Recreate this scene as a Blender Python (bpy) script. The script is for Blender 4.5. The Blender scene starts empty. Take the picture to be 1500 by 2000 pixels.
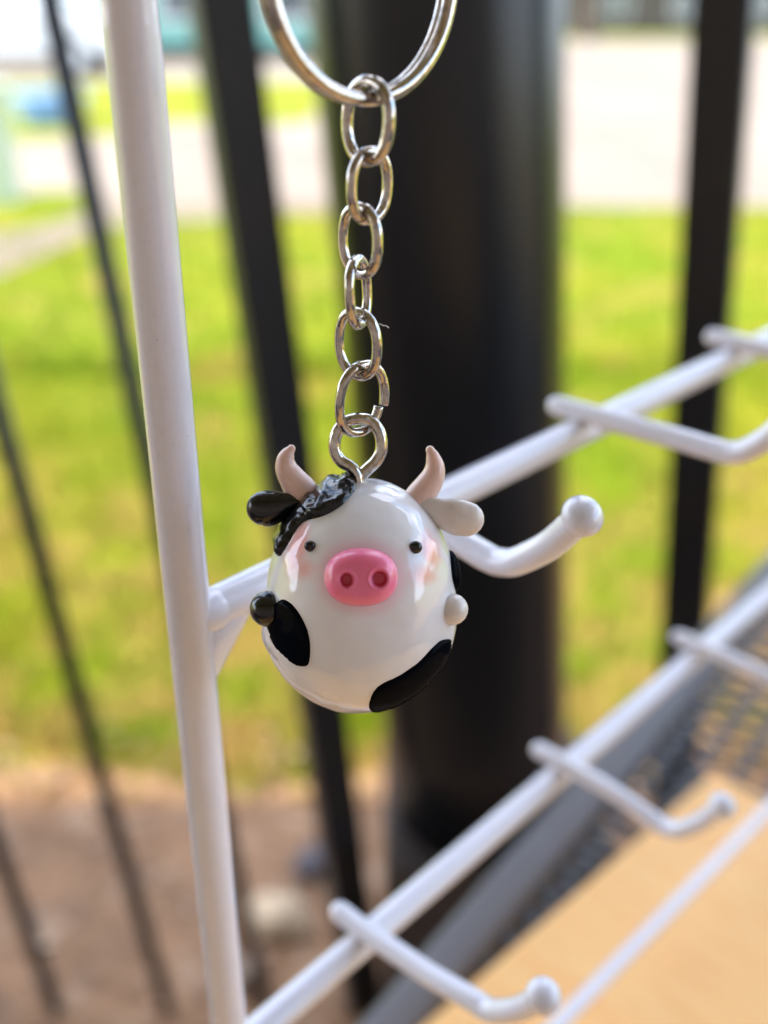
import bpy, bmesh, math, random
import numpy as np
from mathutils import Vector, Matrix, noise
from mathutils.geometry import delaunay_2d_cdt
random.seed(7); rng = np.random.default_rng(7)
R = math.radians
sc = bpy.context.scene
COL = sc.collection

# ------------------------------------------------------------------ camera
CAMH = 1.0                      # camera height above the ground
FP = 2000.0                     # focal length in photo pixels (1500 x 2000)
TH = math.atan(2000 / 4125)     # downward pitch
CAM = Vector((0, 0, CAMH))
cd = bpy.data.cameras.new('camera'); cam = bpy.data.objects.new('camera', cd); COL.objects.link(cam)
cam.location = CAM; cam.rotation_euler = (math.pi / 2 - TH, 0, 0)
cd.sensor_fit = 'VERTICAL'; cd.sensor_height = 36.0; cd.sensor_width = 27.0
cd.lens = 36.0 * FP / 2000.0
cd.clip_start = 0.01; cd.clip_end = 3000
cd.dof.use_dof = True; cd.dof.focus_distance = 0.1222; cd.dof.aperture_fstop = 36.0 / 3.7; cd.dof.aperture_blades = 0
sc.camera = cam

# ------------------------------------------------------------------ light
SUN_EL, SUN_AZ = R(56), R(266)     # azimuth clockwise from +Y
world = bpy.data.worlds.new('World'); sc.world = world; world.use_nodes = True
nt = world.node_tree; nt.nodes.clear()
sky = nt.nodes.new('ShaderNodeTexSky'); sky.sky_type = 'NISHITA'; sky.sun_disc = False
sky.sun_elevation = SUN_EL; sky.sun_rotation = SUN_AZ; sky.air_density = 1.0; sky.dust_density = 1.5
bg = nt.nodes.new('ShaderNodeBackground'); bg.inputs[1].default_value = 0.15
wo = nt.nodes.new('ShaderNodeOutputWorld')
tcw = nt.nodes.new('ShaderNodeTexCoord'); mpw = nt.nodes.new('ShaderNodeMapping'); mpw.inputs['Scale'].default_value = (1, 1, 2.2)
nzw = nt.nodes.new('ShaderNodeTexNoise'); nzw.inputs['Scale'].default_value = 2.6; nzw.inputs['Detail'].default_value = 8; nzw.inputs['Roughness'].default_value = .55
mrw = nt.nodes.new('ShaderNodeMapRange'); mrw.inputs['From Min'].default_value = .495; mrw.inputs['From Max'].default_value = .54
mxw = nt.nodes.new('ShaderNodeMix'); mxw.data_type = 'RGBA'; mxw.inputs['B'].default_value = (5.3, 5.6, 6.5, 1)
nt.links.new(tcw.outputs['Generated'], mpw.inputs[0]); nt.links.new(mpw.outputs[0], nzw.inputs['Vector']); nt.links.new(nzw.outputs['Fac'], mrw.inputs['Value'])
nt.links.new(mrw.outputs[0], mxw.inputs['Factor']); nt.links.new(sky.outputs[0], mxw.inputs['A'])
nt.links.new(mxw.outputs['Result'], bg.inputs[0]); nt.links.new(bg.outputs[0], wo.inputs[0])
sl = bpy.data.lights.new('sun', 'SUN'); sl.energy = 2.3; sl.angle = R(0.5); sl.color = (1, .95, .86)
so = bpy.data.objects.new('sun', sl); COL.objects.link(so)
sdir = Vector((math.sin(SUN_AZ) * math.cos(SUN_EL), math.cos(SUN_AZ) * math.cos(SUN_EL), math.sin(SUN_EL)))
so.rotation_euler = sdir.to_track_quat('Z', 'Y').to_euler(); so.location = (0, 0, 20)
sc.view_settings.view_transform = 'Standard'; sc.view_settings.look = 'None'
sc.view_settings.gamma = 1; sc.view_settings.use_curve_mapping = False
sc.view_settings.exposure = 2.22
sc.cycles.use_denoising = True
sc.cycles.max_bounces = 10

# ------------------------------------------------------------------ helpers
RIGHT = Vector((1, 0, 0)); UP = Vector((0, math.sin(TH), math.cos(TH))); FWD = Vector((0, math.cos(TH), -math.sin(TH)))
def ray(px, py): return RIGHT * ((px - 750) / FP) + UP * (-(py - 1000) / FP) + FWD
def on_depth(px, py, y): r = ray(px, py); return CAM + r * (y / r.y)              # meets the vertical plane at distance y
def on_height(px, py, z): r = ray(px, py); return CAM + r * ((z - CAMH) / r.z)    # meets the horizontal plane at height z

def tag(o, label=None, cat=None, group=None, kind=None):
    if label: o['label'] = label
    if cat: o['category'] = cat
    if group: o['group'] = group
    if kind: o['kind'] = kind
    return o
def empty(name, loc, label, cat, group=None):
    o = bpy.data.objects.new(name, None); COL.objects.link(o); o.location = loc; o.empty_display_size = .01
    return tag(o, label, cat, group)
def link(name, me, parent=None, mat=None, smooth=True):
    o = bpy.data.objects.new(name, me); COL.objects.link(o)
    if parent: o.parent = parent
    if mat is not None and not me.materials: me.materials.append(mat)
    if smooth and len(me.polygons): me.polygons.foreach_set('use_smooth', [True] * len(me.polygons))
    return o
def pymesh(name, v, f):
    me = bpy.data.meshes.new(name); me.from_pydata([tuple(p) for p in v], [], f); me.update(); return me
def copy_tree(o, parent=None):
    c = o.copy(); COL.objects.link(c)
    if parent: c.parent = parent
    for ch in list(o.children): copy_tree(ch, c)
    return c

def resample(pts, rad, n):
    """Catmull-Rom through the points"""
    P = [Vector(p) for p in pts]; out = []; ro = []
    P2 = [2 * P[0] - P[1]] + P + [2 * P[-1] - P[-2]]; R2 = [rad[0]] + list(rad) + [rad[-1]]
    for i in range(1, len(P2) - 2):
        for k in range(n):
            t = k / n; a, b, c, d = P2[i - 1:i + 3]
            out.append(.5 * ((2 * b) + (c - a) * t + (2 * a - 5 * b + 4 * c - d) * t * t + (3 * b - a - 3 * c + d) * t ** 3))
            a, b, c, d = R2[i - 1:i + 3]
            ro.append(max(1e-6, .5 * ((2 * b) + (c - a) * t + (2 * a - 5 * b + 4 * c - d) * t * t + (3 * b - a - 3 * c + d) * t ** 3)))
    out.append(P[-1]); ro.append(rad[-1]); return out, ro
def tube(pts, rad, segs=24, closed=False, cap='round', flat=None, wob=0):
    """tube mesh data; rad is a number or a list; flat=(axis vector, factor) squashes the section along the axis"""
    P = [Vector(p) for p in pts]; n = len(P)
    if not hasattr(rad, '__len__'): rad = [rad] * n
    rad = list(rad)
    if cap == 'round' and not closed:
        def hemi(p, d, r):
            return [(p + d * r * math.sin(a), r * math.cos(a)) for a in (R(22), R(45), R(65), R(82), R(88.5))]
        d0 = (P[0] - P[1]).normalized(); d1 = (P[-1] - P[-2]).normalized()
        h0 = hemi(P[0], d0, rad[0])[::-1]; h1 = hemi(P[-1], d1, rad[-1])
        P = [a for a, _ in h0] + P + [a for a, _ in h1]; rad = [b for _, b in h0] + rad + [b for _, b in h1]; n = len(P)
    T = []
    for i in range(n):
        a = P[(i - 1) % n] if closed or i > 0 else P[i]; b = P[(i + 1) % n] if closed or i < n - 1 else P[i]
        T.append((b - a).normalized())
    ref = Vector((0, 0, 1)) if abs(T[0].z) < .9 else Vector((1, 0, 0))
    N = (ref - T[0] * ref.dot(T[0])).normalized(); Ns = [N]
    for i in range(1, n):
        N = T[i - 1].rotation_difference(T[i]) @ N; N = (N - T[i] * N.dot(T[i])).normalized(); Ns.append(N)
    tw = 0
    if closed:
        Nn = T[-1].rotation_difference(T[0]) @ Ns[-1]
        tw = math.atan2(Nn.cross(Ns[0]).dot(T[0]), Nn.dot(Ns[0]))
    V = []; F = []
    for i in range(n):
        B = T[i].cross(Ns[i]); t = tw * i / n
        for k in range(segs):
            a = 2 * math.pi * k / segs + t
            r = rad[i]
            off = Ns[i] * math.cos(a) * r + B * math.sin(a) * r
            if flat: ax, fc = flat; off = off - ax * off.dot(ax) * (1 - fc)
            p = P[i] + off
            if wob: p = p + off.normalized() * noise.noise(p * (40 / max(r, 1e-6) / 100)) * wob
            V.append(p)
    rings = n if closed else n - 1
    for i in range(rings):
        j = (i + 1) % n
        for k in range(segs):
            k2 = (k + 1) % segs
            F.append((i * segs + k, i * segs + k2, j * segs + k2, j * segs + k))
    if not closed:
        F.append(tuple(range(segs))[::-1]); F.append(tuple((n - 1) * segs + k for k in range(segs)))
    return V, F
def join(parts):
    V = []; F = []
    for v, f in parts:
        b = len(V); V += v; F += [tuple(i + b for i in q) for q in f]
    return V, F
def bx(x0, x1, y0, y1, z0, z1, bev=0.0):
    bm = bmesh.new(); bmesh.ops.create_cube(bm, size=1)
    for v in bm.verts: v.co = Vector(((x0 + x1) / 2 + v.co.x * (x1 - x0), (y0 + y1) / 2 + v.co.y * (y1 - y0), (z0 + z1) / 2 + v.co.z * (z1 - z0)))
    if bev: bmesh.ops.bevel(bm, geom=bm.edges[:], offset=bev, segments=3, profile=.5, affect='EDGES')
    me = bpy.data.meshes.new('box'); bm.to_mesh(me); bm.free(); return me
def prism(pts, z0, z1, bev=0.0):
    bm = bmesh.new(); vs = [bm.verts.new((x, y, z0)) for x, y in pts]; f = bm.faces.new(vs); f.normal_update()
    if f.normal.z > 0: f.normal_flip()
    r = bmesh.ops.extrude_face_region(bm, geom=[f])
    for e in r['geom']:
        if isinstance(e, bmesh.types.BMVert): e.co.z = z1
    bmesh.ops.recalc_face_normals(bm, faces=bm.faces[:])
    if bev: bmesh.ops.bevel(bm, geom=bm.edges[:], offset=bev, segments=3, profile=.5, affect='EDGES')
    me = bpy.data.meshes.new('prism'); bm.to_mesh(me); bm.free(); return me
def sheet(name, pts, z, mat, label=None):
    o = link(name, pymesh(name, [(p[0], p[1], z) for p in pts], [tuple(range(len(pts)))]), None, mat, smooth=False)
    if o.data.polygons[0].normal.z < 0: o.data.flip_normals()
    return tag(o, label, None, None, 'structure')

def mat(name, col, rough=.5, metal=0, coat=0, coat_rough=.03, sss=0, sss_r=None, bump=None, var=None, spec=.5, trans=0, ior=1.5, obj=True):
    """bump=(scale, strength, distance); var=[(scale, colour, lo, hi), ...] noise-mixed colours"""
    m = bpy.data.materials.new(name); m.use_nodes = True; t = m.node_tree; b = t.nodes['Principled BSDF']
    I = b.inputs; I['Base Color'].default_value = (*col, 1); I['Roughness'].default_value = rough; I['Metallic'].default_value = metal
    I['Coat Weight'].default_value = coat; I['Coat Roughness'].default_value = coat_rough; I['Specular IOR Level'].default_value = spec
    I['IOR'].default_value = ior; I['Transmission Weight'].default_value = trans
    if sss:
        I['Subsurface Weight'].default_value = sss; I['Subsurface Radius'].default_value = sss_r or (1, .8, .7); I['Subsurface Scale'].default_value = .0012
    tc = t.nodes.new('ShaderNodeTexCoord'); cin = tc.outputs['Object']
    def nz(scale, det=4, rgh=.55, dist=0, sc3=None):
        src = cin
        if sc3:
            mp = t.nodes.new('ShaderNodeMapping'); mp.inputs['Scale'].default_value = sc3; t.links.new(cin, mp.inputs[0]); src = mp.outputs[0]
        n = t.nodes.new('ShaderNodeTexNoise'); n.inputs['Scale'].default_value = scale; n.inputs['Detail'].default_value = det
        n.inputs['Roughness'].default_value = rgh; n.inputs['Distortion'].default_value = dist; t.links.new(src, n.inputs['Vector']); return n.outputs['Fac']
    m['_'] = 0
    cur = None
    for v in (var or []):
        scale, c, lo, hi = v[:4]; sc3 = v[4] if len(v) > 4 else None
        fac = nz(scale, sc3=sc3); mr = t.nodes.new('ShaderNodeMapRange'); mr.inputs['From Min'].default_value = lo; mr.inputs['From Max'].default_value = hi
        t.links.new(fac, mr.inputs['Value']); mx = t.nodes.new('ShaderNodeMix'); mx.data_type = 'RGBA'
        t.links.new(mr.outputs[0], mx.inputs['Factor'])
        if cur is None: mx.inputs['A'].default_value = (*col, 1)
        else: t.links.new(cur, mx.inputs['A'])
        mx.inputs['B'].default_value = (*c, 1); cur = mx.outputs['Result']
    if cur is not None: t.links.new(cur, I['Base Color'])
    if bump:
        bn = t.nodes.new('ShaderNodeBump'); bn.inputs['Strength'].default_value = bump[1]; bn.inputs['Distance'].default_value = bump[2]
        t.links.new(nz(bump[0], 3), bn.inputs['Height']); t.links.new(bn.outputs[0], I['Normal'])
        if coat: t.links.new(bn.outputs[0], I['Coat Normal'])
    del m['_']
    return m

M = {}
M['clay_white'] = mat('white_clay', (.84, .83, .87), .42, coat=1, coat_rough=.015, sss=.3, sss_r=(1, .75, .65), bump=(220, .16, .0005))
M['clay_white'].node_tree.nodes['Principled BSDF'].inputs['Coat IOR'].default_value = 1.75
M['clay_ear'] = mat('ear_clay', (.76, .70, .67), .42, coat=.8, coat_rough=.05, sss=.3, bump=(900, .12, .00015), var=[(500, (.66, .58, .55), .5, .75)])
M['clay_black'] = mat('black_clay', (.002, .003, .006), .35, spec=.0, coat=.06, coat_rough=.02, bump=(200, .1, .0004))
M['black_gloss'] = mat('glossy_black_clay', (.002, .003, .005), .3, spec=.1, coat=1, coat_rough=.015, bump=(130, .08, .0005))
M['hair_black'] = mat('glossy_black_hair', (.002, .003, .005), .3, spec=.1, coat=.8, coat_rough=.02, bump=(170, .2, .0006))
M['horn'] = mat('horn_clay', (.80, .55, .47), .4, coat=.7, coat_rough=.08, sss=.25, bump=(1200, .12, .00012), var=[(420, (.72, .47, .40), .45, .75), (2600, (.84, .66, .6), .68, .75)])
M['nose'] = mat('pink_clay', (.93, .20, .37), .38, coat=.7, coat_rough=.12, sss=.3, sss_r=(1, .4, .4), bump=(1500, .06, .0001), var=[(300, (.86, .15, .28), .4, .8)])
M['nostril'] = mat('nostril_clay', (.60, .03, .10), .35, coat=.8, coat_rough=.08)
M['resin'] = mat('clear_resin', (1, 1, 1), .01, trans=1, ior=1.45)
M['steel'] = mat('nickel_plated_steel', (.58, .535, .48), .11, metal=1, bump=(700, .16, .0004), var=[(1400, (.34, .30, .26), .48, .72)])
M['white_paint'] = mat('white_powder_coat', (.76, .76, .86), .25, coat=1, coat_rough=.05, bump=(420, .10, .0005), var=[(900, (.71, .71, .80), .55, .8), (1500, (.14, .11, .09), .745, .758)])
M['dark_metal'] = mat('black_painted_steel', (.014, .018, .026), .42, bump=(120, .2, .0006), var=[(14, (.03, .027, .024), .45, .8)])
M['column'] = mat('black_gloss_column_paint', (.006, .009, .014), .30, bump=(60, .15, .001), var=[(9, (.012, .013, .016), .45, .8)])
M['concrete'] = mat('pier_concrete', (.07, .052, .043), .85, bump=(90, .6, .003), var=[(25, (.045, .034, .03), .4, .7)])
M['rim'] = mat('grey_table_paint', (.135, .13, .135), .5, bump=(300, .15, .0004), var=[(40, (.14, .135, .15), .4, .7)])
M['mesh'] = mat('dark_table_mesh', (.035, .037, .044), .4, bump=(300, .15, .0004))
def wood(name, c0, c1, c2):
    return mat(name, c0, .5, coat=.0, spec=.3, bump=(1, .1, .0005), var=[(7, c1, .35, .7, (1.2, 14, 14)), (40, c2, .5, .72, (.7, 12, 12))])
M['wood'] = wood('pale_birch_board', (.95, .57, .225), (.95, .52, .195), (.86, .42, .14))

# ------------------------------------------------------------------ ground, lawn, drive
Mgrass = mat('lawn_grass', (.145, .195, .006), .95, spec=.1, bump=(60, .8, .02),
             var=[(1.3, (.24, .23, .014), .42, .62), (5, (.12, .17, .004), .5, .72), (3.1, (.30, .21, .05), .53, .70), (40, (.06, .09, .004), .5, .75)])
Mdirt = mat('bare_soil', (.33, .19, .105), .95, spec=.2, bump=(40, .9, .02),
            var=[(7, (.24, .14, .08), .42, .62), (16, (.42, .28, .18), .56, .7), (60, (.16, .10, .07), .58, .78)])
Mconc = mat('pale_concrete', (.185, .145, .108), .9, bump=(30, .4, .01), var=[(.35, (.22, .18, .135), .44, .58), (1.1, (.16, .115, .088), .52, .68)])
Mroad = mat('pale_road', (.19, .16, .12), .9, var=[(.3, (.23, .20, .15), .4, .65)])
link('ground', pymesh('g', [(-700, -300, 0), (700, -300, 0), (700, 1200, 0), (-700, 1200, 0)], [(0, 1, 2, 3)]), None, Mgrass, False)['kind'] = 'structure'
def G(px, py): p = on_height(px, py, 0); return (p.x, p.y)
# bare soil bed round the porch, with an uneven edge towards the lawn
edge = [(-6, 1.32)]
x = -5.5
while x < 6:
    edge.append((x, 1.185 + .03 * math.sin(x * 7.1) + .025 * noise.noise(Vector((x * 4, 3, 0))) + (.0 if x < .4 else .10 * min(1, (x - .4) / .5) + .5 * max(0, min(1, (x - .40) / .25))))); x += .05
sheet('soil_bed', [(-6, -4), (6, -4)] + edge[::-1], .006, Mdirt)
sheet('driveway', [G(-420, 700), G(-100, 565), G(0, 538), G(100, 492), G(200, 447), G(330, 436), G(560, 418), G(1100, 407), G(1500, 406), G(2300, 404),
                   G(3400, 90), G(1560, 76), G(1090, 80), G(640, 190), G(600, 240), G(330, 240), G(200, 268), G(40, 275), G(-350, 285)], .006, Mconc)
sheet('grass_island', [G(-300, 500), G(-60, 462), G(60, 448), G(150, 424), G(205, 398), G(190, 378), G(100, 376), G(-40, 396), G(-300, 420)], .012, Mgrass)
sheet('road', [G(-1500, 176), G(650, 158), G(1000, 120), G(1000, 98), G(650, 104), G(-1500, 108)], .006, Mroad)

dk = empty('dark_reflection_deck', (0, 0, 0), 'unseen dark brown boarded deck added for dark reflections in the charm', 'deck')  # never in frame; added so the black clay reflects a dark floor
Mdk = mat('added_deck_boards', (.11, .068, .045), .7, bump=(30, .4, .003), var=[(4, (.07, .045, .03), .4, .7, (.4, 6, 6))])
for i in range(11): link('deck_board', bx(-6.1, 2.6, -1.29 + i * .145, -1.29 + i * .145 + .138, .012, .05, .003), dk, Mdk, False)

def dry_edge(m, dry):
    # the lawn is worn and dry next to the soil bed
    t = m.node_tree; bs = t.nodes['Principled BSDF']; src = bs.inputs['Base Color'].links[0].from_socket
    tc = t.nodes.new('ShaderNodeTexCoord'); sx = t.nodes.new('ShaderNodeSeparateXYZ'); t.links.new(tc.outputs['Object'], sx.inputs[0])
    mr = t.nodes.new('ShaderNodeMapRange'); mr.inputs['From Min'].default_value = 2.6; mr.inputs['From Max'].default_value = 1.15; t.links.new(sx.outputs['Y'], mr.inputs['Value'])
    n = t.nodes.new('ShaderNodeTexNoise'); n.inputs['Scale'].default_value = 6.5; n.inputs['Detail'].default_value = 3; t.links.new(tc.outputs['Object'], n.inputs['Vector'])
    m2 = t.nodes.new('ShaderNodeMapRange'); m2.inputs['From Min'].default_value = .40; m2.inputs['From Max'].default_value = .60; t.links.new(n.outputs['Fac'], m2.inputs['Value'])
    ml = t.nodes.new('ShaderNodeMath'); ml.operation = 'MULTIPLY'; t.links.new(mr.outputs[0], ml.inputs[0]); t.links.new(m2.outputs[0], ml.inputs[1])
    mx = t.nodes.new('ShaderNodeMix'); mx.data_type = 'RGBA'; t.links.new(ml.outputs[0], mx.inputs['Factor']); t.links.new(src, mx.inputs['A']); mx.inputs['B'].default_value = (*dry, 1)
    t.links.new(mx.outputs['Result'], bs.inputs['Base Color'])
dry_edge(Mgrass, (.30, .19, .055))
# grass blades over the near lawn
def blades(n, x0, x1, y0, y1, hmin, hmax, wd):
    bxs = rng.uniform(x0, x1, n); bys = y0 + (y1 - y0) * rng.random(n) ** 1.6
    keep = np.array([not (y < 1.2 + .05 * math.sin(x * 7.1) + (.10 if x > .6 else 0) and rng.random() < .75) for x, y in zip(bxs, bys)])
    bxs = bxs[keep]; bys = bys[keep]; n = len(bxs)
    a = rng.uniform(0, 2 * math.pi, n); h = rng.uniform(hmin, hmax, n); l = rng.uniform(.2, .9, n) * h; a2 = a + rng.uniform(-1, 1, n) + math.pi / 2
    w = wd * rng.uniform(.6, 1.3, n)
    V = np.zeros((n, 3, 3)); V[:, 0] = np.c_[bxs - np.cos(a) * w, bys - np.sin(a) * w, np.full(n, .001)]
    V[:, 1] = np.c_[bxs + np.cos(a) * w, bys + np.sin(a) * w, np.full(n, .001)]
    V[:, 2] = np.c_[bxs + np.cos(a2) * l, bys + np.sin(a2) * l, h]
    return V.reshape(-1, 3)
V = np.concatenate([blades(60000, -1.6, 2.2, 1.12, 3.2, .02, .055, .0022), blades(30000, -4, 5, 3.0, 6.1, .02, .05, .005)])
gm = bpy.data.meshes.new('grass'); n = len(V) // 3
gm.vertices.add(3 * n); gm.vertices.foreach_set('co', V.ravel()); gm.loops.add(3 * n); gm.loops.foreach_set('vertex_index', np.arange(3 * n, dtype=np.int32))
gm.polygons.add(n); gm.polygons.foreach_set('loop_start', np.arange(0, 3 * n, 3, dtype=np.int32)); gm.update(calc_edges=True); gm.validate()
Mbl = mat('grass_blades', (.15, .23, .005), .7, spec=.15, var=[(1.6, (.27, .25, .014), .42, .62), (9, (.13, .18, .004), .5, .7), (3.3, (.36, .25, .07), .52, .70)])
dry_edge(Mbl, (.38, .25, .075))
tag(link('grass', gm, None, Mbl, False), 'short sunlit yellow green grass growing on the lawn behind the railing', 'grass', None, 'stuff')

# leaf litter on the soil
lv = []; lf = []
for i in range(900):
    x = random.uniform(-1.4, 1.6); y = random.uniform(.35, 1.3); s = random.uniform(.006, .02); a = random.uniform(0, 6.28); q = len(lv)
    for k, (u, w, z) in enumerate([(-1, 0, .002), (-.2, .45, .007), (1, 0, .003), (-.2, -.45, .006)]):
        lv.append((x + s * (u * math.cos(a) - w * math.sin(a)), y + s * (u * math.sin(a) + w * math.cos(a)), .008 + z * random.uniform(.5, 1.5)))
    lf.append((q, q + 1, q + 2, q + 3))
tag(link('leaf_litter', pymesh('ll', lv, lf), None, mat('dry_leaves', (.32, .20, .12), .8, var=[(20, (.16, .09, .05), .45, .6), (33, (.5, .38, .26), .55, .65)]), False),
    'dry brown leaves and chips scattered on the bare soil', 'leaf litter', None, 'stuff')

def rock(name, px, py, s, col, label, flat=.6, seed=0):
    p = on_height(px, py, .01); bm = bmesh.new(); bmesh.ops.create_icosphere(bm, subdivisions=4, radius=1)
    for v in bm.verts:
        d = 1 + .35 * noise.noise(v.co * 1.3 + Vector((seed, 0, 0))) + .08 * noise.noise(v.co * 5 + Vector((0, seed, 0)))
        v.co = Vector((v.co.x * s * 1.15 * d, v.co.y * s * d, v.co.z * s * flat * d))
    me = bpy.data.meshes.new(name); bm.to_mesh(me); bm.free()
    o = link(name, me, None, mat(name + '_surface', col, .85, bump=(120, .5, .002), var=[(60, tuple(c * .7 for c in col), .45, .7)]))
    o.location = (p.x, p.y, .008 + s * flat * .45); return tag(o, label, 'stone')
rock('stone', 548, 1800, .032, (.56, .42, .27), 'pale tan rounded stone on the brown soil below the railing', seed=3)
rock('stone', 618, 1690,   .026, (.10, .09, .10), 'dark bluish grey stone on the soil beside the thick baluster foot', seed=9)
rock('stone', 480, 1905, .022, (.34, .25, .18), 'small dull brown stone on the soil, nearest the white upright', seed=14)

# ------------------------------------------------------------------ far background
Mplaster_t = mat('teal_plaster', (.14, .36, .31), .8, var=[(2, (.20, .44, .37), .4, .7)])
Mroofd = mat('grey_roofing', (.10, .10, .11), .8)
Mglass = mat('window_glass', (.05, .07, .08), .05, spec=.8)
Mwhite = mat('white_trim', (.72, .72, .70), .5)
Mcarw = mat('white_car_paint', (.75, .77, .80), .2, coat=1)
Mtyre = mat('tyre_rubber', (.02, .02, .02), .8)
def house(x, y, w, d, h, wallm, label, name='house', nwin=4):
    r = empty(name, (x, y, 0), label, 'house')
    link('wall', bx(-w / 2, w / 2, 0, d, -.1, h), r, wallm, False)
    rv = [(-w / 2 - .5, -.5, h), (w / 2 + .5, -.5, h), (w / 2 + .5, d + .5, h), (-w / 2 - .5, d + .5, h), (-w / 2 - .5, d / 2, h + 1.8), (w / 2 + .5, d / 2, h + 1.8)]
    link('roof', pymesh('r', rv, [(0, 1, 5, 4), (2, 3, 4, 5), (0, 4, 3), (1, 2, 5), (0, 3, 2, 1)]), r, Mroofd, False)
    link('plinth', bx(-w / 2 - .04, w / 2 + .04, -.04, 0, -.1, .35), r, M['concrete'], False)
    for i in range(nwin):
        cx = -w / 2 + w * (i + .5) / nwin
        if i == nwin // 2:
            dd = link('door', bx(cx - .5, cx + .5, -.05, .0, .36, 2.3), r, Mwhite, False)
            link('handle', bx(cx + .35, cx + .4, -.1, -.05, 1.2, 1.35), dd, Mtyre, False)
        else:
            f = link('window', bx(cx - .8, cx + .8, -.06, 0, .85, 2.2), r, Mwhite, False)
            link('pane', bx(cx - .7, cx - .03, -.08, -.06, .95, 2.1), f, Mglass, False)
            link('pane', bx(cx + .03, cx + .7, -.08, -.06, .95, 2.1), f, Mglass, False)
    return r
house(-8.3, 27, 15, 7, 3.0, Mplaster_t, 'teal plastered house across the road at the upper left', nwin=6)
house(27, 64, 40, 9, 3.2, mat('grey_brown_plaster', (.09, .075, .065), .8), 'low dark grey brown building beyond the pale driveway at the upper right', nwin=10)
def car(x, y, rz, paint, label):
    r = empty('parked_car', (x, y, 0), label, 'car'); r.rotation_euler.z = rz
    prof = [(-2.1, .35), (-2.15, .7), (-1.95, .95), (-1.2, 1.0), (-.65, 1.42), (.75, 1.45), (1.5, 1.0), (2.1, .85), (2.15, .4)]
    V = []; F = []; n = len(prof)
    for s in (-1, 1):
        for (a, b) in prof: V.append((a, s * (.86 if b < 1.05 else .68), b))
    F = [tuple(range(n)), tuple(range(n, 2 * n))[::-1]] + [(i, (i + 1) % n, n + (i + 1) % n, n + i)[::-1] for i in range(n)]
    link('body', pymesh('b', V, F), r, paint, False)
    for s in (-1, 1):
        w = link('window', pymesh('w', [(-.95, s * .80, 1.03), (1.2, s * .80, 1.03), (.66, s * .71, 1.38), (-.6, s * .71, 1.36)], [(0, 1, 2, 3)]), r, Mglass, False)
        for a in (-1.3, 1.3):
            v, f = tube([(a, s * .68, .33), (a, s * .9, .33)], .33, 20, cap='flat'); wh = link('wheel', pymesh('wh', v, f), r, Mtyre, False)
            v, f = tube([(a, s * .9, .33), (a, s * .92, .33)], .19, 16, cap='flat'); link('rim', pymesh('rm', v, f), wh, Mcarw, False)
    return r
car(-6.9, 21.0, .05, Mcarw, 'white car parked in front of the teal house')
# low blue tub and white gate post near the drive
p = on_height(105, 243, 0)
v, f = join([tube([(0, 0, .0), (0, 0, .06), (0, 0, .27)], [.27, .31, .36], 36, cap='flat'), tube([(.36 * math.cos(a), .36 * math.sin(a), .275) for a in np.linspace(0, 2 * math.pi, 40)[:-1]], .03, 8, closed=True)])
o = link('tub', pymesh('tub', v, f), None, mat('blue_plastic', (.16, .30, .50), .4)); o.location = (p.x, p.y, 0); tag(o, 'low blue plastic tub standing on the grass beyond the driveway', 'tub')
p = on_height(8, 398, 0)
r = empty('gate_post', (p.x, p.y, 0), 'pale whitish green square gate post at the left edge of the lawn', 'post')
Mpg = mat('pale_green_paint', (.42, .50, .36), .6)
link('shaft', bx(-.085, .085, -.085, .085, 0, .62, .008), r, Mpg, False); link('cap', bx(-.11, .11, -.11, .11, .62, .66, .01), r, Mpg, False)

Mbark = mat('bark', (.10, .075, .055), .9, bump=(20, .8, .02)); 
Mleaf = [mat('tree_leaves', (.05, .10, .03), .6, var=[(2, (.09, .15, .04), .45, .65)]), mat('teal_leaves', (.05, .11, .07), .6, var=[(2, (.08, .15, .10), .45, .65)])]
def tree(x, y, h, w, k, label):
    r = empty('tree', (x, y, 0), label, 'tree', None)
    parts = [tube([(0, 0, -.1), (.05, 0, h * .25), (0, .1, h * .55)], [w * .07, w * .05, w * .03], 10)]
    for i in range(6):
        a = i * 1.05; parts.append(tube([(0, 0, h * (.25 + .04 * i)), (math.cos(a) * w * .2, math.sin(a) * w * .2, h * .55), (math.cos(a) * w * .36, math.sin(a) * w * .36, h * .7)], [w * .03, w * .02, w * .008], 7))
    v, f = join(parts); link('trunk', pymesh('t', v, f), r, Mbark)
    cl = [Vector((random.gauss(0, 1), random.gauss(0, 1), random.gauss(0, 1))) for _ in range(26)]
    V = []; F = []
    for c in cl:
        c = c.normalized() * random.uniform(.4, 1); cc = Vector((c.x * w * .42, c.y * w * .42, h * .66 + c.z * h * .3)); rr = w * random.uniform(.12, .2)
        for _ in range(110):
            d = Vector((random.gauss(0, 1), random.gauss(0, 1), random.gauss(0, 1))).normalized() * rr * random.uniform(.5, 1); q = cc + d; s = w * .022
            u = Vector((random.gauss(0, 1), random.gauss(0, 1), random.gauss(0, 1))).normalized(); t = u.orthogonal().normalized(); b = len(V)
            V += [q - u * s, q + t * s * .5, q + u * s, q - t * s * .5]; F.append((b, b + 1, b + 2, b + 3))
    link('crown', pymesh('c', V, F), r, Mleaf[k], False)
tree(-20, 38, 9, 8, 1, 'broad leafy tree behind the teal house, to its left')
tree(-3, 42, 10, 8, 0, 'tall leafy tree behind the teal house, to its right')
tree(9, 50, 8, 7, 1, 'round leafy tree between the teal house and the grey brown building')
tree(34, 46, 9, 9, 0, 'wide tree in front of the grey brown building')

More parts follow.
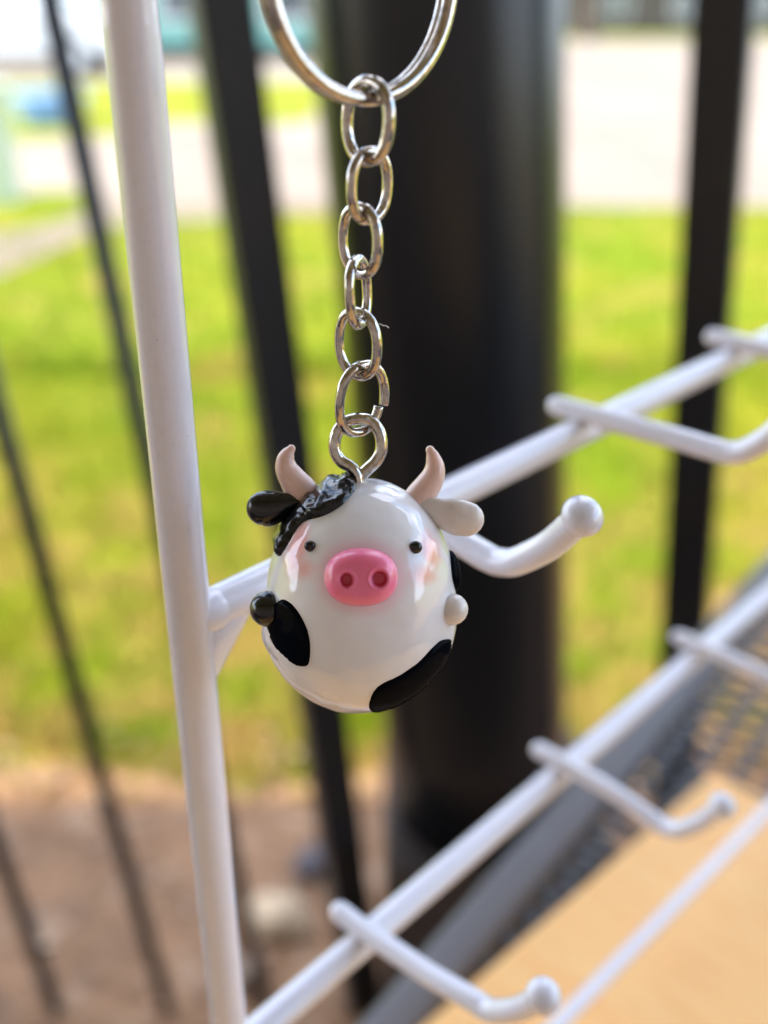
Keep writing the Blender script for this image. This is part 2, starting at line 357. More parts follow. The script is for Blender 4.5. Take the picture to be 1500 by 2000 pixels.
# ------------------------------------------------------------------ porch roof (shades the rack)
rf = empty('porch_roof', (0, 0, 2.75), 'white boarded porch roof carried by the round black column', 'roof')
Mrf = mat('roof_boards', (.54, .54, .58), .7, bump=(30, .3, .004))
for i in range(21):
    link('board', bx(-6.2, 2.6, -1.75 + i * .13, -1.75 + i * .13 + .124, 0, .03, .003), rf, Mrf, False)
link('roof_sheet', bx(-6.25, 2.65, -1.8, .954, .034, .05, .003), rf, Mroofd, False)
for x in (-4.5, -3.0, -1.5, 0.0, 1.5): link('beam', bx(x - .05, x + .05, -1.75, .95, -.14, -.002, .004), rf, Mrf, False)
link('fascia', bx(-6.2, 2.6, .955, .985, -.16, .05, .004), rf, Mrf, False)

wl = empty('fill_cut_wall', (0, -1.3, 0), 'unseen orange brown boarded wall added behind the viewer to cut fill light', 'wall')  # out of view, added to lower the light on the charm's front
Mwl = mat('fill_cut_boards', (.40, .29, .235), .6, bump=(30, .3, .003), var=[(3, (.33, .22, .17), .4, .7, (.3, 1, 8))])
for i in range(19): link('fill_cut_board', bx(-6.2, 2.6, -.02 - .006 * (i % 2), .0, i * .145, i * .145 + .139, .003), wl, Mwl, False)

# ------------------------------------------------------------------ column, pier, railing (all lean a little to the left)
DOWN = Vector((.18, .082, -2.12)).normalized()
LEAN = (-DOWN); xa = Vector((1, 0, 0)); ya = LEAN.cross(xa).normalized(); xa = ya.cross(LEAN)
LM = Matrix((xa, ya, LEAN)).transposed()
def lean_empty(name, loc, label, cat, group=None):
    r = empty(name, loc, label, cat, group); r.rotation_euler = LM.to_euler(); return r
DC = .80; pc = on_depth(905, 1000, DC)      # column axis at the image's middle height
cr = .0885
r = lean_empty('column', pc, 'thick round glossy black porch column between the two railing panels', 'column')
v, f = tube([(0, 0, -.334), (0, 0, -.2), (0, 0, .3), (0, 0, 2.15)], cr, 72, cap='flat'); o = link('shaft', pymesh('s', v, f), r, M['column'])
v, f = tube([(0, 0, 2.15), (0, 0, 2.18)], cr + .02, 48, cap='flat'); link('capital', pymesh('s', v, f), r, M['column'])
pb = pc + DOWN * .335
o = link('pier', bx(-.098, .120, -.10, .13, 0, pb.z, .012), None, M['concrete'], False); o.location = (pb.x, pb.y, 0)
tag(o, 'rough grey brown concrete pier under the round black column', 'pier')

DF = .76; pf = on_depth(750, 1000, DF); kz = pf.y  # railing plane
zc = DF * math.cos(TH) - (pf.z - CAMH) * math.sin(TH)
def X(px): return (px - 750) / FP * zc
zb = -(pf.z) + .02; zt = .52
def panel(xs_thin, xs_thick, x0, x1, label):
    r = lean_empty('railing_panel', pf, label, 'railing')
    for x in xs_thin:
        v, f = tube([(x, 0, zb - .03), (x, 0, zt - .001)], .0082, 20, cap='flat'); link('baluster', pymesh('b', v, f), r, M['dark_metal'])
    for x, rot in xs_thick:
        me = bx(-.0192, .0192, -.0165, .0165, zb, zt + .03, .003); o = link('thick_baluster', me, r, M['dark_metal'], False); o.location = (x, 0, 0); o.rotation_euler.z = R(rot)
    link('top_rail', bx(x0, x1, -.02, .02, zt, zt + .03, .004), r, M['dark_metal'], False)
    return r
panel([X(312), X(55), X(-236), X(-470), X(-700)], [(X(574), 24)], X(-900), X(730), 'black metal railing panel with slim bars, left of the round column')
panel([X(1614), X(1850), X(2090)], [(X(1350), -22)], X(1085), X(2300), 'black metal railing panel right of the round column')

# ------------------------------------------------------------------ table and board
ZB = CAMH - .300                    # board top
ZT = ZB - .0185                     # mesh table top
AZR = R(36.8); td = Vector((math.sin(AZR), math.cos(AZR))); tn = Vector((td.y, -td.x))
p0 = on_height(1130, 1560, ZT + .004); o0 = Vector((p0.x, p0.y))
TL0, TL1, TWD = -.42, .60, 1.0      # table extents along its left edge and across
tb = empty('patio_table', (o0.x, o0.y, 0), 'dark wire mesh patio table with grey rim under the wooden board', 'table'); tb.rotation_euler.z = -AZR
RW = .020                            # rim width; table local: x across (right), y along the left edge
def rimbar(a, b): 
    return tube([a, b], .0105, 16, cap='flat', flat=(Vector((0, 0, 1)), .55))
link('rim', bx(-RW / 2, RW / 2, TL0, TL1, ZT - .014, ZT + .004, .005), tb, M['rim'])
link('rim', bx(TWD - RW / 2, TWD + RW / 2, TL0, TL1, ZT - .014, ZT + .004, .005), tb, M['rim'])
link('rim', bx(RW / 2, TWD - RW / 2, TL0, TL0 + RW, ZT - .013, ZT + .003, .004), tb, M['rim'])
link('rim', bx(RW / 2, TWD - RW / 2, TL1 - RW, TL1, ZT - .013, ZT + .003, .004), tb, M['rim'])
V = []; F = []
def strand(x0, y0, x1, y1, w=.0023, h=.0015):
    d = Vector((x1 - x0, y1 - y0)).normalized(); n = Vector((-d.y, d.x)) * w; b = len(V)
    for (x, y) in ((x0, y0), (x1, y1)):
        V.extend([(x - n.x, y - n.y, ZT - h), (x + n.x, y + n.y, ZT - h), (x + n.x, y + n.y, ZT), (x - n.x, y - n.y, ZT)])
    F.extend([(b, b + 1, b + 5, b + 4), (b + 1, b + 2, b + 6, b + 5), (b + 2, b + 3, b + 7, b + 6), (b + 3, b, b + 4, b + 7)])
cwx, cwy = .016, .0074
nx = int((TWD - RW) / cwx); ny = int((TL1 - TL0 - 2 * RW) / cwy)
for i in range(nx):
    for j in range(ny):
        x = RW / 2 + i * cwx; y = TL0 + RW + j * cwy
        if (i + j) % 2: strand(x, y, x + cwx, y + cwy)
        else: strand(x, y + cwy, x + cwx, y)
o = link('mesh_top', pymesh('m', V, F), tb, M['mesh'], False); o['kind'] = 'stuff'
for x, y in ((.03, TL0 + .05), (TWD - .03, TL0 + .05), (.03, TL1 - .05), (TWD - .03, TL1 - .05)):
    v, f = tube([(x, y, .008), (x, y, ZT - .014)], .014, 16, cap='flat'); link('leg', pymesh('l', v, f), tb, M['rim'])

c0 = on_height(1396, 1503, ZB); c1 = on_height(826, 2000, ZB); e = Vector((c0.x - c1.x, c0.y - c1.y)).normalized(); en = Vector((e.y, -e.x))
C0 = Vector((c0.x, c0.y)); L, W = .62, .60
me = bx(0, W, -L, 0, -.018, 0, .0022); o = link('wooden_board', me, None, M['wood']); o.location = (C0.x, C0.y, ZB); o.rotation_euler.z = -math.atan2(e.x, e.y)
tag(o, 'pale birch wooden board lying on the mesh table under the rack', 'board')

# ------------------------------------------------------------------ white display rack
AB = R(43); b3 = Vector((math.sin(AB), math.cos(AB), 0)); n3 = Vector((math.cos(AB), -math.sin(AB), 0))
ROD = Vector((-.0263, .118, 0))
def RP(s, n, h): return ROD + b3 * s + n3 * n + Vector((0, 0, CAMH + h))
rk = empty('display_rack', RP(0, 0, -.3), 'white wire display rack with ball tipped hooks standing on the wooden board', 'rack')
def RL(s, n, h): return RP(s, n, h) - Vector(rk.location)
SE = .36
def rod(name, a, b, r, segs=32, cap='round'):
    k = 24; pts = [Vector(a).lerp(Vector(b), i / k) for i in range(k + 1)]
    v, f = tube(pts, r, segs, cap=cap); return link(name, pymesh(name, v, f), rk, M['white_paint'])
rod('upright', RL(0, 0, -.2999), RL(0, 0, .16), .0030, 40, 'flat')
rod('upright', RL(SE, 0, -.2999), RL(SE, 0, .16), .0030, 40, 'flat')
BH = {0: .0125, 1: -.0733, 2: -.1610}
for k, h in BH.items(): rod('crossbar', RL(.001, 0, h), RL(SE - .001, 0, h), .00285)
a = RP(.1115, 0, -.2594) ; rod('thin_crossbar', RL(.001, 0, -.2475), RL(SE - .001, 0, -.2865), .0023)
def hook(s, h, nb, hb, nt, ht, big=.0026, r=.00205):
    z = h + .0028 + r * .5
    pts = [RL(s, -.0058, z), RL(s, 0, z), RL(s, nb * .5, z + (hb) * .35), RL(s, nb - .0042, z + hb - .0004), RL(s, nb - .0012, z + hb - .0001), RL(s, nb + .0014, z + hb + .0012), RL(s, (nb + nt) / 2 + .001, z + (hb + ht) / 2), RL(s, nt, z + ht)]
    P, Rr = resample(pts, [r] * len(pts), 6)
    v, f = tube(P, Rr, 24); o = link('hook', pymesh('hook', v, f), rk, M['white_paint'])
    d = (P[-1] - P[-3]).normalized(); c = P[-1] + d * .0006
    bm = bmesh.new(); bmesh.ops.create_uvsphere(bm, u_segments=32, v_segments=20, radius=1)
    q = d.to_track_quat('Z', 'Y')
    for vv in bm.verts:
        l = Vector((vv.co.x * big, vv.co.y * big, vv.co.z * big * .86)); vv.co = q @ l + c
    me = bpy.data.meshes.new('ball_tip'); bm.to_mesh(me); bm.free(); link('ball_tip', me, o, M['white_paint'])
    # little weld fillet where the hook sits on the bar
    W_ = [RL(s, -.0012, h + .0018), RL(s, .0, h + .0026), RL(s, .0012, h + .0018)]
    v, f = tube([RL(s - .0012, 0, h + .0022), RL(s, 0, h + .0026), RL(s + .0012, 0, h + .0022)], [.0013, .0021, .0013], 14); link('weld', pymesh('weld', v, f), rk, M['white_paint'])
dz = -.0036
hook(.0381, -.0733, .0252, .0023 + dz, .0358, .0132 + dz, .0029, .0021)
hook(.0950, -.0733, .0320, .0040 + dz, .0400, .0135 + dz)
hook(.1605, -.0733, .0300, .0020 + dz, .0390, .0125 + dz)
hook(.2300, -.0733, .0300, .0020 + dz, .0390, .0125 + dz)
hook(.0322, -.1610, .0308, .0072 + dz, .0405, .0190 + dz, .0030)
hook(.0990, -.1610, .0298, .0014 + dz, .0388, .0134 + dz, .0029)
hook(.1660, -.1610, .0300, .0025 + dz, .0390, .0130 + dz)
hook(.2330, -.1610, .0300, .0020 + dz, .0390, .0125 + dz)
hook(.0155, .0125, .0300, .0020, .0390, .0125)
# welds between the upright and the bars, with the paint-filled web under the upper bar
for h, n in ((-.0733, 1), (-.1610, 0), (.0125, 0)):
    v, f = tube([RL(.0010, 0, h), RL(.0035, 0, h), RL(.0055, 0, h)], [.0030, .0033, .0026], 24); link('weld', pymesh('weld', v, f), rk, M['white_paint'])
bm = bmesh.new()
for (q, w, rr) in ((.0006, -.0095, .0020), (.0010, -.0800, .0026), (.0030, -.0770, .0026), (.0082, -.0748, .0022), (.0006, -.0835, .0018)):
    if w > -.02: w = -.0838
    r_ = bmesh.ops.create_icosphere(bm, subdivisions=3, radius=rr)
    for vv in r_['verts']: vv.co += RL(q, 0, w)
bmesh.ops.convex_hull(bm, input=bm.verts[:])
bmesh.ops.delete(bm, geom=[vv for vv in bm.verts if not vv.link_faces], context='VERTS')
me = bpy.data.meshes.new('weld'); bm.to_mesh(me); bm.free(); o = link('weld', me, rk, M['white_paint'])
md = o.modifiers.new('soften', 'REMESH'); md.mode = 'VOXEL'; md.voxel_size = .0003; md.use_smooth_shade = True
md = o.modifiers.new('smooth', 'SMOOTH'); md.factor = .5; md.iterations = 6

# ------------------------------------------------------------------ keychain
DCH = .1165
kc = empty('keychain', on_depth(705, 200, DCH), 'little round cow charm with pink snout hanging by a chain from a split ring', 'keychain')
KO = Vector(kc.location)
def klink(name, v, f, m, parent=None):
    """world-space vertices; every keychain part keeps the keychain's origin"""
    o = link(name, pymesh(name, [Vector(p) - KO for p in v], f), parent or kc, m)
    return o
# split ring: two turns of round wire
RB = on_depth(712, 205, DCH); RR = .01275; yaw = R(41)
rc = RB + Vector((0, 0, RR)); rx = Vector((math.cos(yaw), math.sin(yaw), 0)); rn = Vector((-math.sin(yaw), math.cos(yaw), 0)); rz = Vector((0, 0, 1))
pts = []; NT = 220
for i in range(NT + 1):
    t = i / NT; a = R(80) + t * 4 * math.pi; off = (t * 2 - 1) * .00085 + .0004 * math.sin(a)
    pts.append(rc + rx * math.cos(a) * (RR - .0006) + rz * math.sin(a) * (RR - .0006) + rn * off)
v, f = tube(pts, .00082, 20, cap='flat'); klink('split_ring', v, f, M['steel'])

WR = .00061
def chain_link(cx, ytop, ybot, W, yawd, roll=0, gap=False, wr=WR, dy=0):
    top = on_depth(cx, ytop, DCH); bot = on_depth(cx, ybot, DCH); c = (top + bot) / 2 + Vector((0, dy, 0)); hh = (top - bot).length / 2 - wr
    zc_ = (c - CAM).dot(FWD); hw = W / FP * zc_ / 2 - wr
    y = R(yawd); ux = Vector((math.cos(y), math.sin(y), 0)); up = Vector((0, 0, 1)); nn = ux.cross(up)
    q = Matrix.Rotation(R(roll), 3, Vector((0, 1, 0))); ux = q @ ux; up = q @ up
    P = []; N = 72
    for i in range(N):
        a = 2 * math.pi * i / N - math.pi * .08
        ca, sa = math.cos(a), math.sin(a); k = 2.25
        P.append(c + ux * hw * math.copysign(abs(ca) ** (2 / k), ca) + up * hh * math.copysign(abs(sa) ** (2 / k), sa))
    if gap:
        P = [p + nn * (.00045 * (1 - 2 * i / len(P))) * (1 if min(i, len(P) - i) < 14 else 0) * (1 - min(i, len(P) - i) / 14) for i, p in enumerate(P)]
        v, f = tube(P, wr, 18, cap='flat')
    else: v, f = tube(P, wr, 18, closed=True)
    return klink('chain_link', v, f, M['steel'])
chain_link(718, 145, 327, 136, -42, 4, wr=.00068)
chain_link(722, 284, 441, 122, 46, 1)
chain_link(703, 393, 546, 118, -44, 1)
chain_link(700, 497, 643, 118, 71, -3)
chain_link(699, 599, 743, 116, -38, 1)
chain_link(706, 703, 853, 128, 40, 4, gap=True)

# ---- charm frame: X right, Y away from the viewer side, Z up, unit = one photo pixel at the charm
r0 = ray(702, 1168); S = .0000665 * 1.0
tau = R(18); v_ = r0.normalized(); up0 = (UP - v_ * UP.dot(v_)).normalized(); rt = v_.cross(up0).normalized()
zl = up0 * math.cos(tau) - v_ * math.sin(tau); yl = v_ * math.cos(tau) + up0 * math.sin(tau)
CY = DCH - zl.y * 352 * .0000645
CC = on_depth(702, 1168, CY); S = (CC - CAM).dot(FWD) / FP
def Wd(p): return CC + (rt * p[0] + yl * p[1] + zl * p[2]) * S
camL = Vector(((CAM - CC).dot(rt), (CAM - CC).dot(yl), (CAM - CC).dot(zl))) / S
def lray(px, py): r = ray(px, py); return Vector((r.dot(rt), r.dot(yl), r.dot(zl))).normalized()
def Lp(px, py, y=0):
    d = lray(px, py); return camL + d * ((y - camL.y) / d.y)
prof = [(0, 234), (8.9, 234.5), (18.6, 230), (32.7, 217), (45, 206.5), (53.5, 200), (69.6, 188), (88, 185), (107.8, 196), (113.8, 202), (122.9, 209), (135.6, 214), (150, 219.5), (160, 224), (169.4, 229), (180, 231)]
ta = np.linspace(-40, 220, 1041); tt = np.abs(ta); tt = np.where(tt > 180, 360 - tt, tt)
pr = np.interp(tt, [p[0] for p in prof], [p[1] for p in prof]); ker = np.exp(-.5 * (np.arange(-60, 61) * .25 / 5) ** 2); ker /= ker.sum()
prs = np.convolve(pr, ker, 'same')
KY = .90
def rho(th): return float(np.interp(math.degrees(th), ta, prs))
def bump_(x, y, z): return 2.2 * noise.noise(Vector((x, y, z)) * .012) + 1.0 * noise.noise(Vector((x + 50, y, z)) * .034)
def cxs(z): return 2 + 6.5 * z / 234
def egg(lon, th):
    """lon 0 faces the viewer, + to the right; th from the top"""
    r = rho(th); x = r * math.sin(th) * math.sin(lon); y = -r * math.sin(th) * math.cos(lon) * KY; z = r * math.cos(th)
    k = 1 + bump_(x, y, z) / 200
    return Vector((x * k + cxs(z), y * k, z * k))
def inside(p):
    q = Vector((p.x - cxs(p.z), p.y / KY, p.z)); l = q.length
    return l < rho(math.acos(max(-1, min(1, q.z / max(l, 1e-6)))))
def hit(px, py):
    d = lray(px, py); tm = -camL.dot(d); a = None
    for i in range(90):
        t = tm - 330 + i * 5
        if inside(camL + d * t): a = t; break
    if a is None: return None
    lo = a - 5; hi = a
    for _ in range(16):
        m = (lo + hi) / 2
        if inside(camL + d * m): hi = m
        else: lo = m
    p = camL + d * hi; q = Vector((p.x - cxs(p.z), p.y / KY, p.z)); l = q.length
    return math.atan2(q.x, -q.y), math.acos(max(-1, min(1, q.z / l)))
def px2s(px, py):
    h = hit(px, py); k = 0; c = Vector((704, 1168)); p = Vector((px, py)); d = (c - p).normalized()
    while h is None and k < 80:
        k += 1; h = hit(*(p + d * k))
    if k: h = (h[0] + math.copysign(min(k, 20) * .05, h[0]), h[1])
    return h
def enorm(lon, th):
    e_ = .01; a = egg(lon + e_, th) - egg(lon - e_, th); b = egg(lon, th + e_) - egg(lon, th - e_); n = a.cross(b).normalized()
    return n if n.dot(egg(lon, th)) > 0 else -n

# body
NL, NTh = 240, 170; V = []; F = []
for j in range(NTh + 1):
    th = math.pi * j / NTh
    for i in range(NL):
        V.append(egg(2 * math.pi * i / NL, max(1e-4, min(math.pi - 1e-4, th))))
for j in range(NTh):
    for i in range(NL):
        i2 = (i + 1) % NL; F.append((j * NL + i, (j + 1) * NL + i, (j + 1) * NL + i2, j * NL + i2))
me = pymesh('charm_body', [Wd(p) - KO for p in V], F)
# painted cheeks, plus pink light off the snout put into the colour
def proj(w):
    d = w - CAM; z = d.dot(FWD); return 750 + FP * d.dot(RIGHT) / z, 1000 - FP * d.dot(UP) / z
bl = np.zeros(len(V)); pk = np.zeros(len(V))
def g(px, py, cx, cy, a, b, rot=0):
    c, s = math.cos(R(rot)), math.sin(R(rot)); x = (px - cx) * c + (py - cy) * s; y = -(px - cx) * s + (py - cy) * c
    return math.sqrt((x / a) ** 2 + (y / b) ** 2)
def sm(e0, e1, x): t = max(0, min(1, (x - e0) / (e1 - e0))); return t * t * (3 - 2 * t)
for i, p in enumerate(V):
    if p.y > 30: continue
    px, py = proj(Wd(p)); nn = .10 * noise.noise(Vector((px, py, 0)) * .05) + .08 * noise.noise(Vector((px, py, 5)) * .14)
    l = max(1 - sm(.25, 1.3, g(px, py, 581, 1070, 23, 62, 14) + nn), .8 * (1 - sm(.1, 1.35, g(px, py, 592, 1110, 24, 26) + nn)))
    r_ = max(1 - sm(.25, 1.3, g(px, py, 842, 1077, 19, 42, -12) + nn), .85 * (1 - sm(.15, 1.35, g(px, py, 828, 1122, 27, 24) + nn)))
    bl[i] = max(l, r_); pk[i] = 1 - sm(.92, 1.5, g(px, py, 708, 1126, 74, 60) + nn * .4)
for nme, arr in (('blush', bl), ('bleed', pk)):
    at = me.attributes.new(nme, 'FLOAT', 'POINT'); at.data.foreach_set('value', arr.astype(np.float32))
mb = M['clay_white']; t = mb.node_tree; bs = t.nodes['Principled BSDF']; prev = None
for nme, colr, amt in (('bleed', (.86, .40, .50), .42), ('blush', (.90, .32, .28), .85)):
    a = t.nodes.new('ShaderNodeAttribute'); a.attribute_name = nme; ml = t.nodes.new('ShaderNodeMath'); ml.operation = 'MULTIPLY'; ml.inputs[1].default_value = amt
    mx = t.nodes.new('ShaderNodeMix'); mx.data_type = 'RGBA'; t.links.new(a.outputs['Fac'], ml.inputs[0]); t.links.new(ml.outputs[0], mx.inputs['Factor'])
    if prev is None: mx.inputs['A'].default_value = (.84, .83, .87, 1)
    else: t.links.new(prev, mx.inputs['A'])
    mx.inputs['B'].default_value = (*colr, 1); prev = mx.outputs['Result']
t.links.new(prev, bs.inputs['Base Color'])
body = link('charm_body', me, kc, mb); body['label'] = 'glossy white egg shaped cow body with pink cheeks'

def patch(outline, height, name, m, step=4, lump=0, edge_w=9, label=None):
    """a slab of clay laid on the body inside the outline given in photo pixels"""
    P = [Vector((*p, 0)) for p in outline]; P = P + P[:1]
    dense = []
    n = len(outline)
    for i in range(n):
        a, b, c, d = [Vector(outline[(i + k) % n]) for k in (-1, 0, 1, 2)]
        for k in range(4):
            t = k / 4; dense.append(.5 * ((2 * b) + (c - a) * t + (2 * a - 5 * b + 4 * c - d) * t * t + (3 * b - a - 3 * c + d) * t ** 3))
    def dist(p):
        m_ = 1e9; ins = False; k = len(dense)
        for i in range(k):
            a = dense[i]; b = dense[(i + 1) % k]; ab = b - a; t = max(0, min(1, (p - a).dot(ab) / max(ab.length_squared, 1e-9))); m_ = min(m_, (p - a - ab * t).length)
            if (a.y > p.y) != (b.y > p.y) and p.x < (b.x - a.x) * (p.y - a.y) / (b.y - a.y) + a.x: ins = not ins
        return m_ if ins else -m_
    xs = [p.x for p in dense]; ys = [p.y for p in dense]; pts = list(dense); nb = len(dense)
    y = min(ys)
    while y < max(ys):
        x = min(xs) + (step / 2 if int((y - min(ys)) / step) % 2 else 0)
        while x < max(xs):
            if dist(Vector((x, y))) > step * .5: pts.append(Vector((x, y)))
            x += step
        y += step
    vs, es, fs, _, _, _ = delaunay_2d_cdt(pts, [(i, (i + 1) % nb) for i in range(nb)], [], 1, 1e-4)
    V = []; 
    for p in vs:
        s_ = px2s(p.x, p.y); d = max(0, dist(p)); k = min(1, d / edge_w); hgt = height * math.sqrt(max(0, 1 - (1 - k) ** 2))
        if lump: hgt *= 1 + lump * noise.noise(Vector((p.x, p.y, 0)) * .045) + lump * .6 * noise.noise(Vector((p.x, p.y, 4)) * .11)
        if d < .3: hgt = -1.2
        V.append(egg(*s_) + enorm(*s_) * hgt)
    me = pymesh(name, [Wd(p) - KO for p in V], [tuple(f) for f in fs])
    bm = bmesh.new(); bm.from_mesh(me); bmesh.ops.recalc_face_normals(bm, faces=bm.faces[:])
    s = sum((f.normal.dot(f.calc_center_median() - (CC - KO)) for f in bm.faces))
    if s < 0: bmesh.ops.reverse_faces(bm, faces=bm.faces[:])
    bm.to_mesh(me); bm.free()
    o = link(name, me, body, m)
    if label: o['label'] = label
    return o
patch([(694, 934), (694, 956), (674, 983), (649, 1001), (629, 1010), (600, 1017), (589, 1024), (577, 1038), (566, 1058), (554, 1077), (544, 1090), (538, 1070), (534, 1040), (540, 1005), (560, 968), (600, 938), (645, 921), (680, 920)],
      14, 'hair_patch', M['hair_black'], 4, .5, 12, 'bumpy glossy black patch on the crown')
patch([(545, 1172), (566, 1176), (588, 1202), (602, 1235), (607, 1270), (603, 1297), (590, 1303), (571, 1296), (549, 1276), (534, 1257), (527, 1236), (520, 1205)], 6, 'spot', M['clay_black'], 4, .1, 12)
patch([(881, 1250), (874, 1286), (852, 1319), (819, 1353), (782, 1376), (738, 1391), (723, 1388), (720, 1374), (728, 1352), (743, 1337), (780, 1319), (817, 1294), (846, 1264), (862, 1250)], 6, 'spot', M['clay_black'], 4, .1, 10)
patch([(512, 1222), (520, 1250), (534, 1272), (548, 1292), (538, 1288), (522, 1268), (508, 1240)], 6, 'resin_ridge', M['resin'], 4, .3, 8)
# spot on the far right side of the body, seen edge-on
s0 = px2s(884, 1125); V = []; F = []; na, nr = 36, 10
for j in range(nr + 1):
    for i in range(na):
        a = 2 * math.pi * i / na; q = j / nr; lon = s0[0] + .22 + .26 * q * math.cos(a); th = s0[1] + .22 * q * math.sin(a)
        V.append(egg(lon, th) + enorm(lon, th) * (14 * math.sqrt(max(0, 1 - q ** 2.4)) - 1))
for j in range(nr):
    for i in range(na): F.append((j * na + i, j * na + (i + 1) % na, (j + 1) * na + (i + 1) % na, (j + 1) * na + i))
link('spot', pymesh('spot', [Wd(p) - KO for p in V], F), body, M['clay_black'])

# snout
s_ = px2s(708, 1124); c = egg(*s_); vd = lray(708, 1128); nf = (enorm(*s_) * .35 - vd * .65).normalized()
ux = Vector((1, 0, 0)); ux = (ux - nf * ux.dot(nf)).normalized(); uz = ux.cross(nf) * -1 if ux.cross(nf).z < 0 else ux.cross(nf)
V = []; F = []; na, nr = 128, 64
def tod(px, py, hgt): # px -> snout plane coordinates at a height above its base
    q0 = c + nf * hgt; d = lray(px, py); t = (q0 - camL).dot(nf) / d.dot(nf); p = camL + d * t - q0; return p.dot(ux), p.dot(uz)
cu, cv = tod(705, 1128, 22)
HN = 36; nos = [(*tod(677, 1133, HN - 4), 13.5, 14.5), (*tod(740.5, 1131, HN - 4), 16, 17)]
def sn(u, w, rr):
    h = HN * max(0, 1 - rr ** 5) ** .5 - 6 * rr * rr
    for (nu, nv, a, b) in nos:
        d = math.sqrt(((u - nu) / a) ** 2 + ((w - nv) / b) ** 2)
        if d < 1.45: h -= 19 * (1 - sm(.55, 1.0, d)); h += 1.2 * math.exp(-((d - 1.2) / .13) ** 2)
    return h
for j in range(nr + 1):
    q = math.sin(j / nr * math.pi / 2)
    for i in range(na):
        a = 2 * math.pi * i / na; ca, sa = math.cos(a), math.sin(a)
        u = cu + 66 * q * math.copysign(abs(ca) ** .92, ca); w = cv + 52.5 * q * math.copysign(abs(sa) ** .92, sa) * (1 + .04 * ca * ca)
        V.append(c + ux * u + uz * w + nf * (sn(u, w, q) - (0 if j < nr else 14)))
for j in range(nr):
    for i in range(na): F.append((j * na + i, (j + 1) * na + i, (j + 1) * na + (i + 1) % na, j * na + (i + 1) % na))
F.append(tuple(range(na)))
me = pymesh('snout', [Wd(p) - KO for p in V], F); bm = bmesh.new(); bm.from_mesh(me); bmesh.ops.remove_doubles(bm, verts=bm.verts[:], dist=1e-7); bmesh.ops.recalc_face_normals(bm, faces=bm.faces[:]); bm.to_mesh(me); bm.free()
link('snout', me, body, M['nose'])
for (nu, nv, a, b) in nos:
    V = []; F = []
    for j in range(9):
        for i in range(32):
            an = 2 * math.pi * i / 32; q = j / 8 * .86; u = nu + a * q * math.cos(an); w = nv + b * q * math.sin(an)
            V.append(c + ux * u + uz * w + nf * (HN - 18.2 + 12 * sm(.55, 1, q)))
    for j in range(8):
        for i in range(32): F.append((j * 32 + i, (j + 1) * 32 + i, (j + 1) * 32 + (i + 1) % 32, j * 32 + (i + 1) % 32))
    me = pymesh('nostril', [Wd(p) - KO for p in V], F); bm = bmesh.new(); bm.from_mesh(me); bmesh.ops.remove_doubles(bm, verts=bm.verts[:], dist=1e-7); bm.to_mesh(me); bm.free()
    link('nostril', me, body, M['nostril'])

def blob(name, cL, ax, rads, m, parent=body, lump=0):
    """ellipsoid; ax = three local axes, rads = three radii in charm units"""
    bm = bmesh.new(); bmesh.ops.create_uvsphere(bm, u_segments=48, v_segments=32, radius=1)
    for v in bm.verts:
        k = 1 + lump * noise.noise(v.co * 1.8 + Vector(cL) * .1)
        p = Vector(cL) + ax[0] * v.co.x * rads[0] * k + ax[1] * v.co.y * rads[1] * k + ax[2] * v.co.z * rads[2] * k; v.co = Wd(p) - KO
    me = bpy.data.meshes.new(name); bm.to_mesh(me); bm.free(); return link(name, me, parent, m)
AX = (Vector((1, 0, 0)), Vector((0, 1, 0)), Vector((0, 0, 1)))
for (px, py, r) in ((606.5, 1067, 10.5), (810, 1070, 12)):
    h = px2s(px, py); blob('eye', egg(*h) + enorm(*h) * 2.5, AX, (r, r * .8, r), M['black_gloss'])

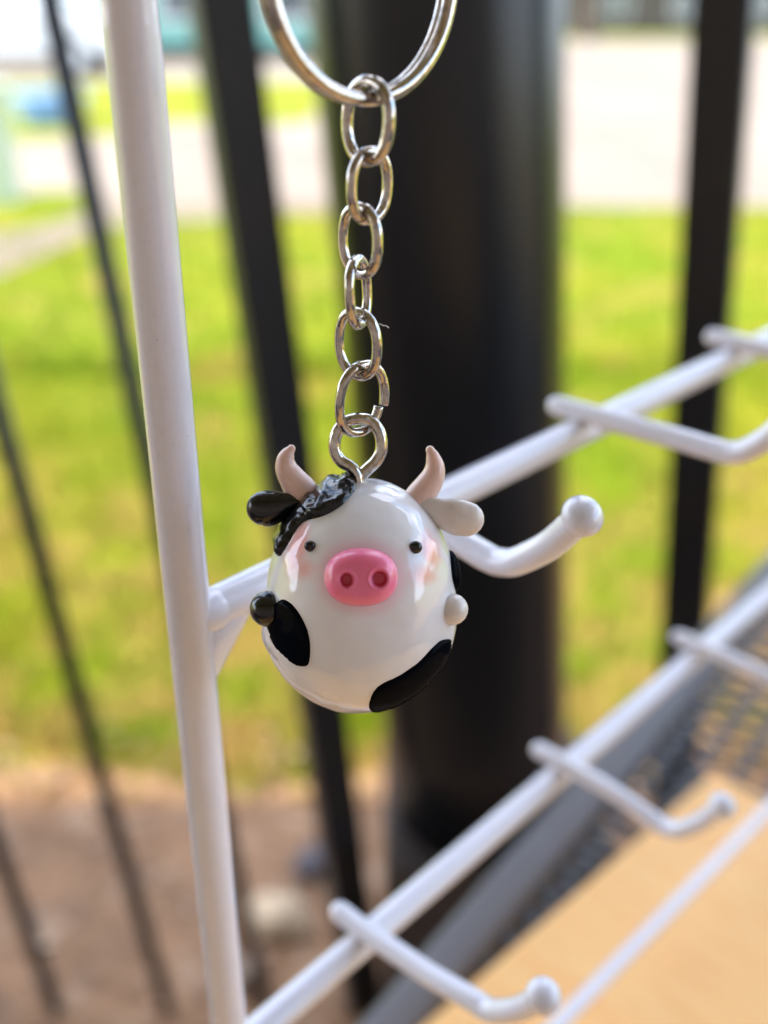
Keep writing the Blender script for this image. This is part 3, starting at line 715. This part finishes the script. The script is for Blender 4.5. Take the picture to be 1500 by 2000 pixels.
def ltube(name, pts, rad, m, segs=36, n=8, flat=None, parent=body):
    P, Rr = resample(pts, rad, n); v, f = tube(P, Rr, segs, flat=flat)
    return link(name, pymesh(name, [Wd(p) - KO for p in v], f), parent, m)
YH = 14
ltube('horn', [Lp(590, 962, YH), Lp(583, 952, YH), Lp(571, 935, YH), Lp(560, 916, YH), Lp(558, 899, YH), Lp(562.5, 886, YH), Lp(569, 876.5, YH)], [32, 30.5, 26, 22, 18, 13.5, 8], M['horn'])
ltube('horn', [Lp(808, 985, YH), Lp(820, 969, YH), Lp(835, 949, YH), Lp(846, 929, YH), Lp(849, 910, YH), Lp(845, 891, YH), Lp(840, 879, YH)], [28, 28, 26, 22.5, 18.5, 13, 8.5], M['horn'])
fy = (Vector((0, 1, 0)), .72)
ltube('ear', [Lp(590, 985, -5), Lp(567, 985, -8), Lp(545, 989, -10), Lp(524, 993, -12), Lp(516, 993, -12)], [15, 21, 30, 35, 34], M['black_gloss'], flat=fy)['label'] = 'black rounded ear'
ltube('ear', [Lp(815, 985, -5), Lp(842, 992, -8), Lp(868, 1003, -10), Lp(892, 1010, -12), Lp(911, 1014, -12)], [12, 21, 30, 35.5, 34], M['clay_ear'], flat=(Vector((0, 1, 0)), .6))['label'] = 'white oval ear'
for (px, py, m, rr, ix) in ((523, 1189, M['black_gloss'], 34.5, 560), (883, 1190, M['clay_ear'], 30.5, 850)):
    a = Lp(ix, py + 6, -62); b = Lp(px, py, -66)
    o = ltube('arm', [a, a.lerp(b, .5), b], [rr * .84, rr * .92, rr], m)
    o['label'] = 'stubby black arm' if ix == 560 else 'stubby white arm'

v, f = tube([on_depth(741, 632, DCH - .001), on_depth(748, 636, DCH - .001), on_depth(754, 636, DCH - .001), on_depth(759, 640, DCH - .001)], .00005, 6); klink('lint', v, f, M['clay_ear'])
# wire eye loop screwed into the crown
YE = 0
lp = [(701, 962), (699, 940), (695, 924), (683, 911), (668, 902), (657, 887), (653, 864), (661, 840), (677, 824), (700, 818), (723, 823), (739, 840), (745, 862), (743, 884), (733, 902), (718, 916), (707, 928), (704, 942), (707, 960)]
P = [Lp(x, y, YE + (3 if i > 9 else -3)) for i, (x, y) in enumerate(lp)]
ltube('eye_loop', P, [12] * len(P), M['steel'], 24, 8, parent=kc)
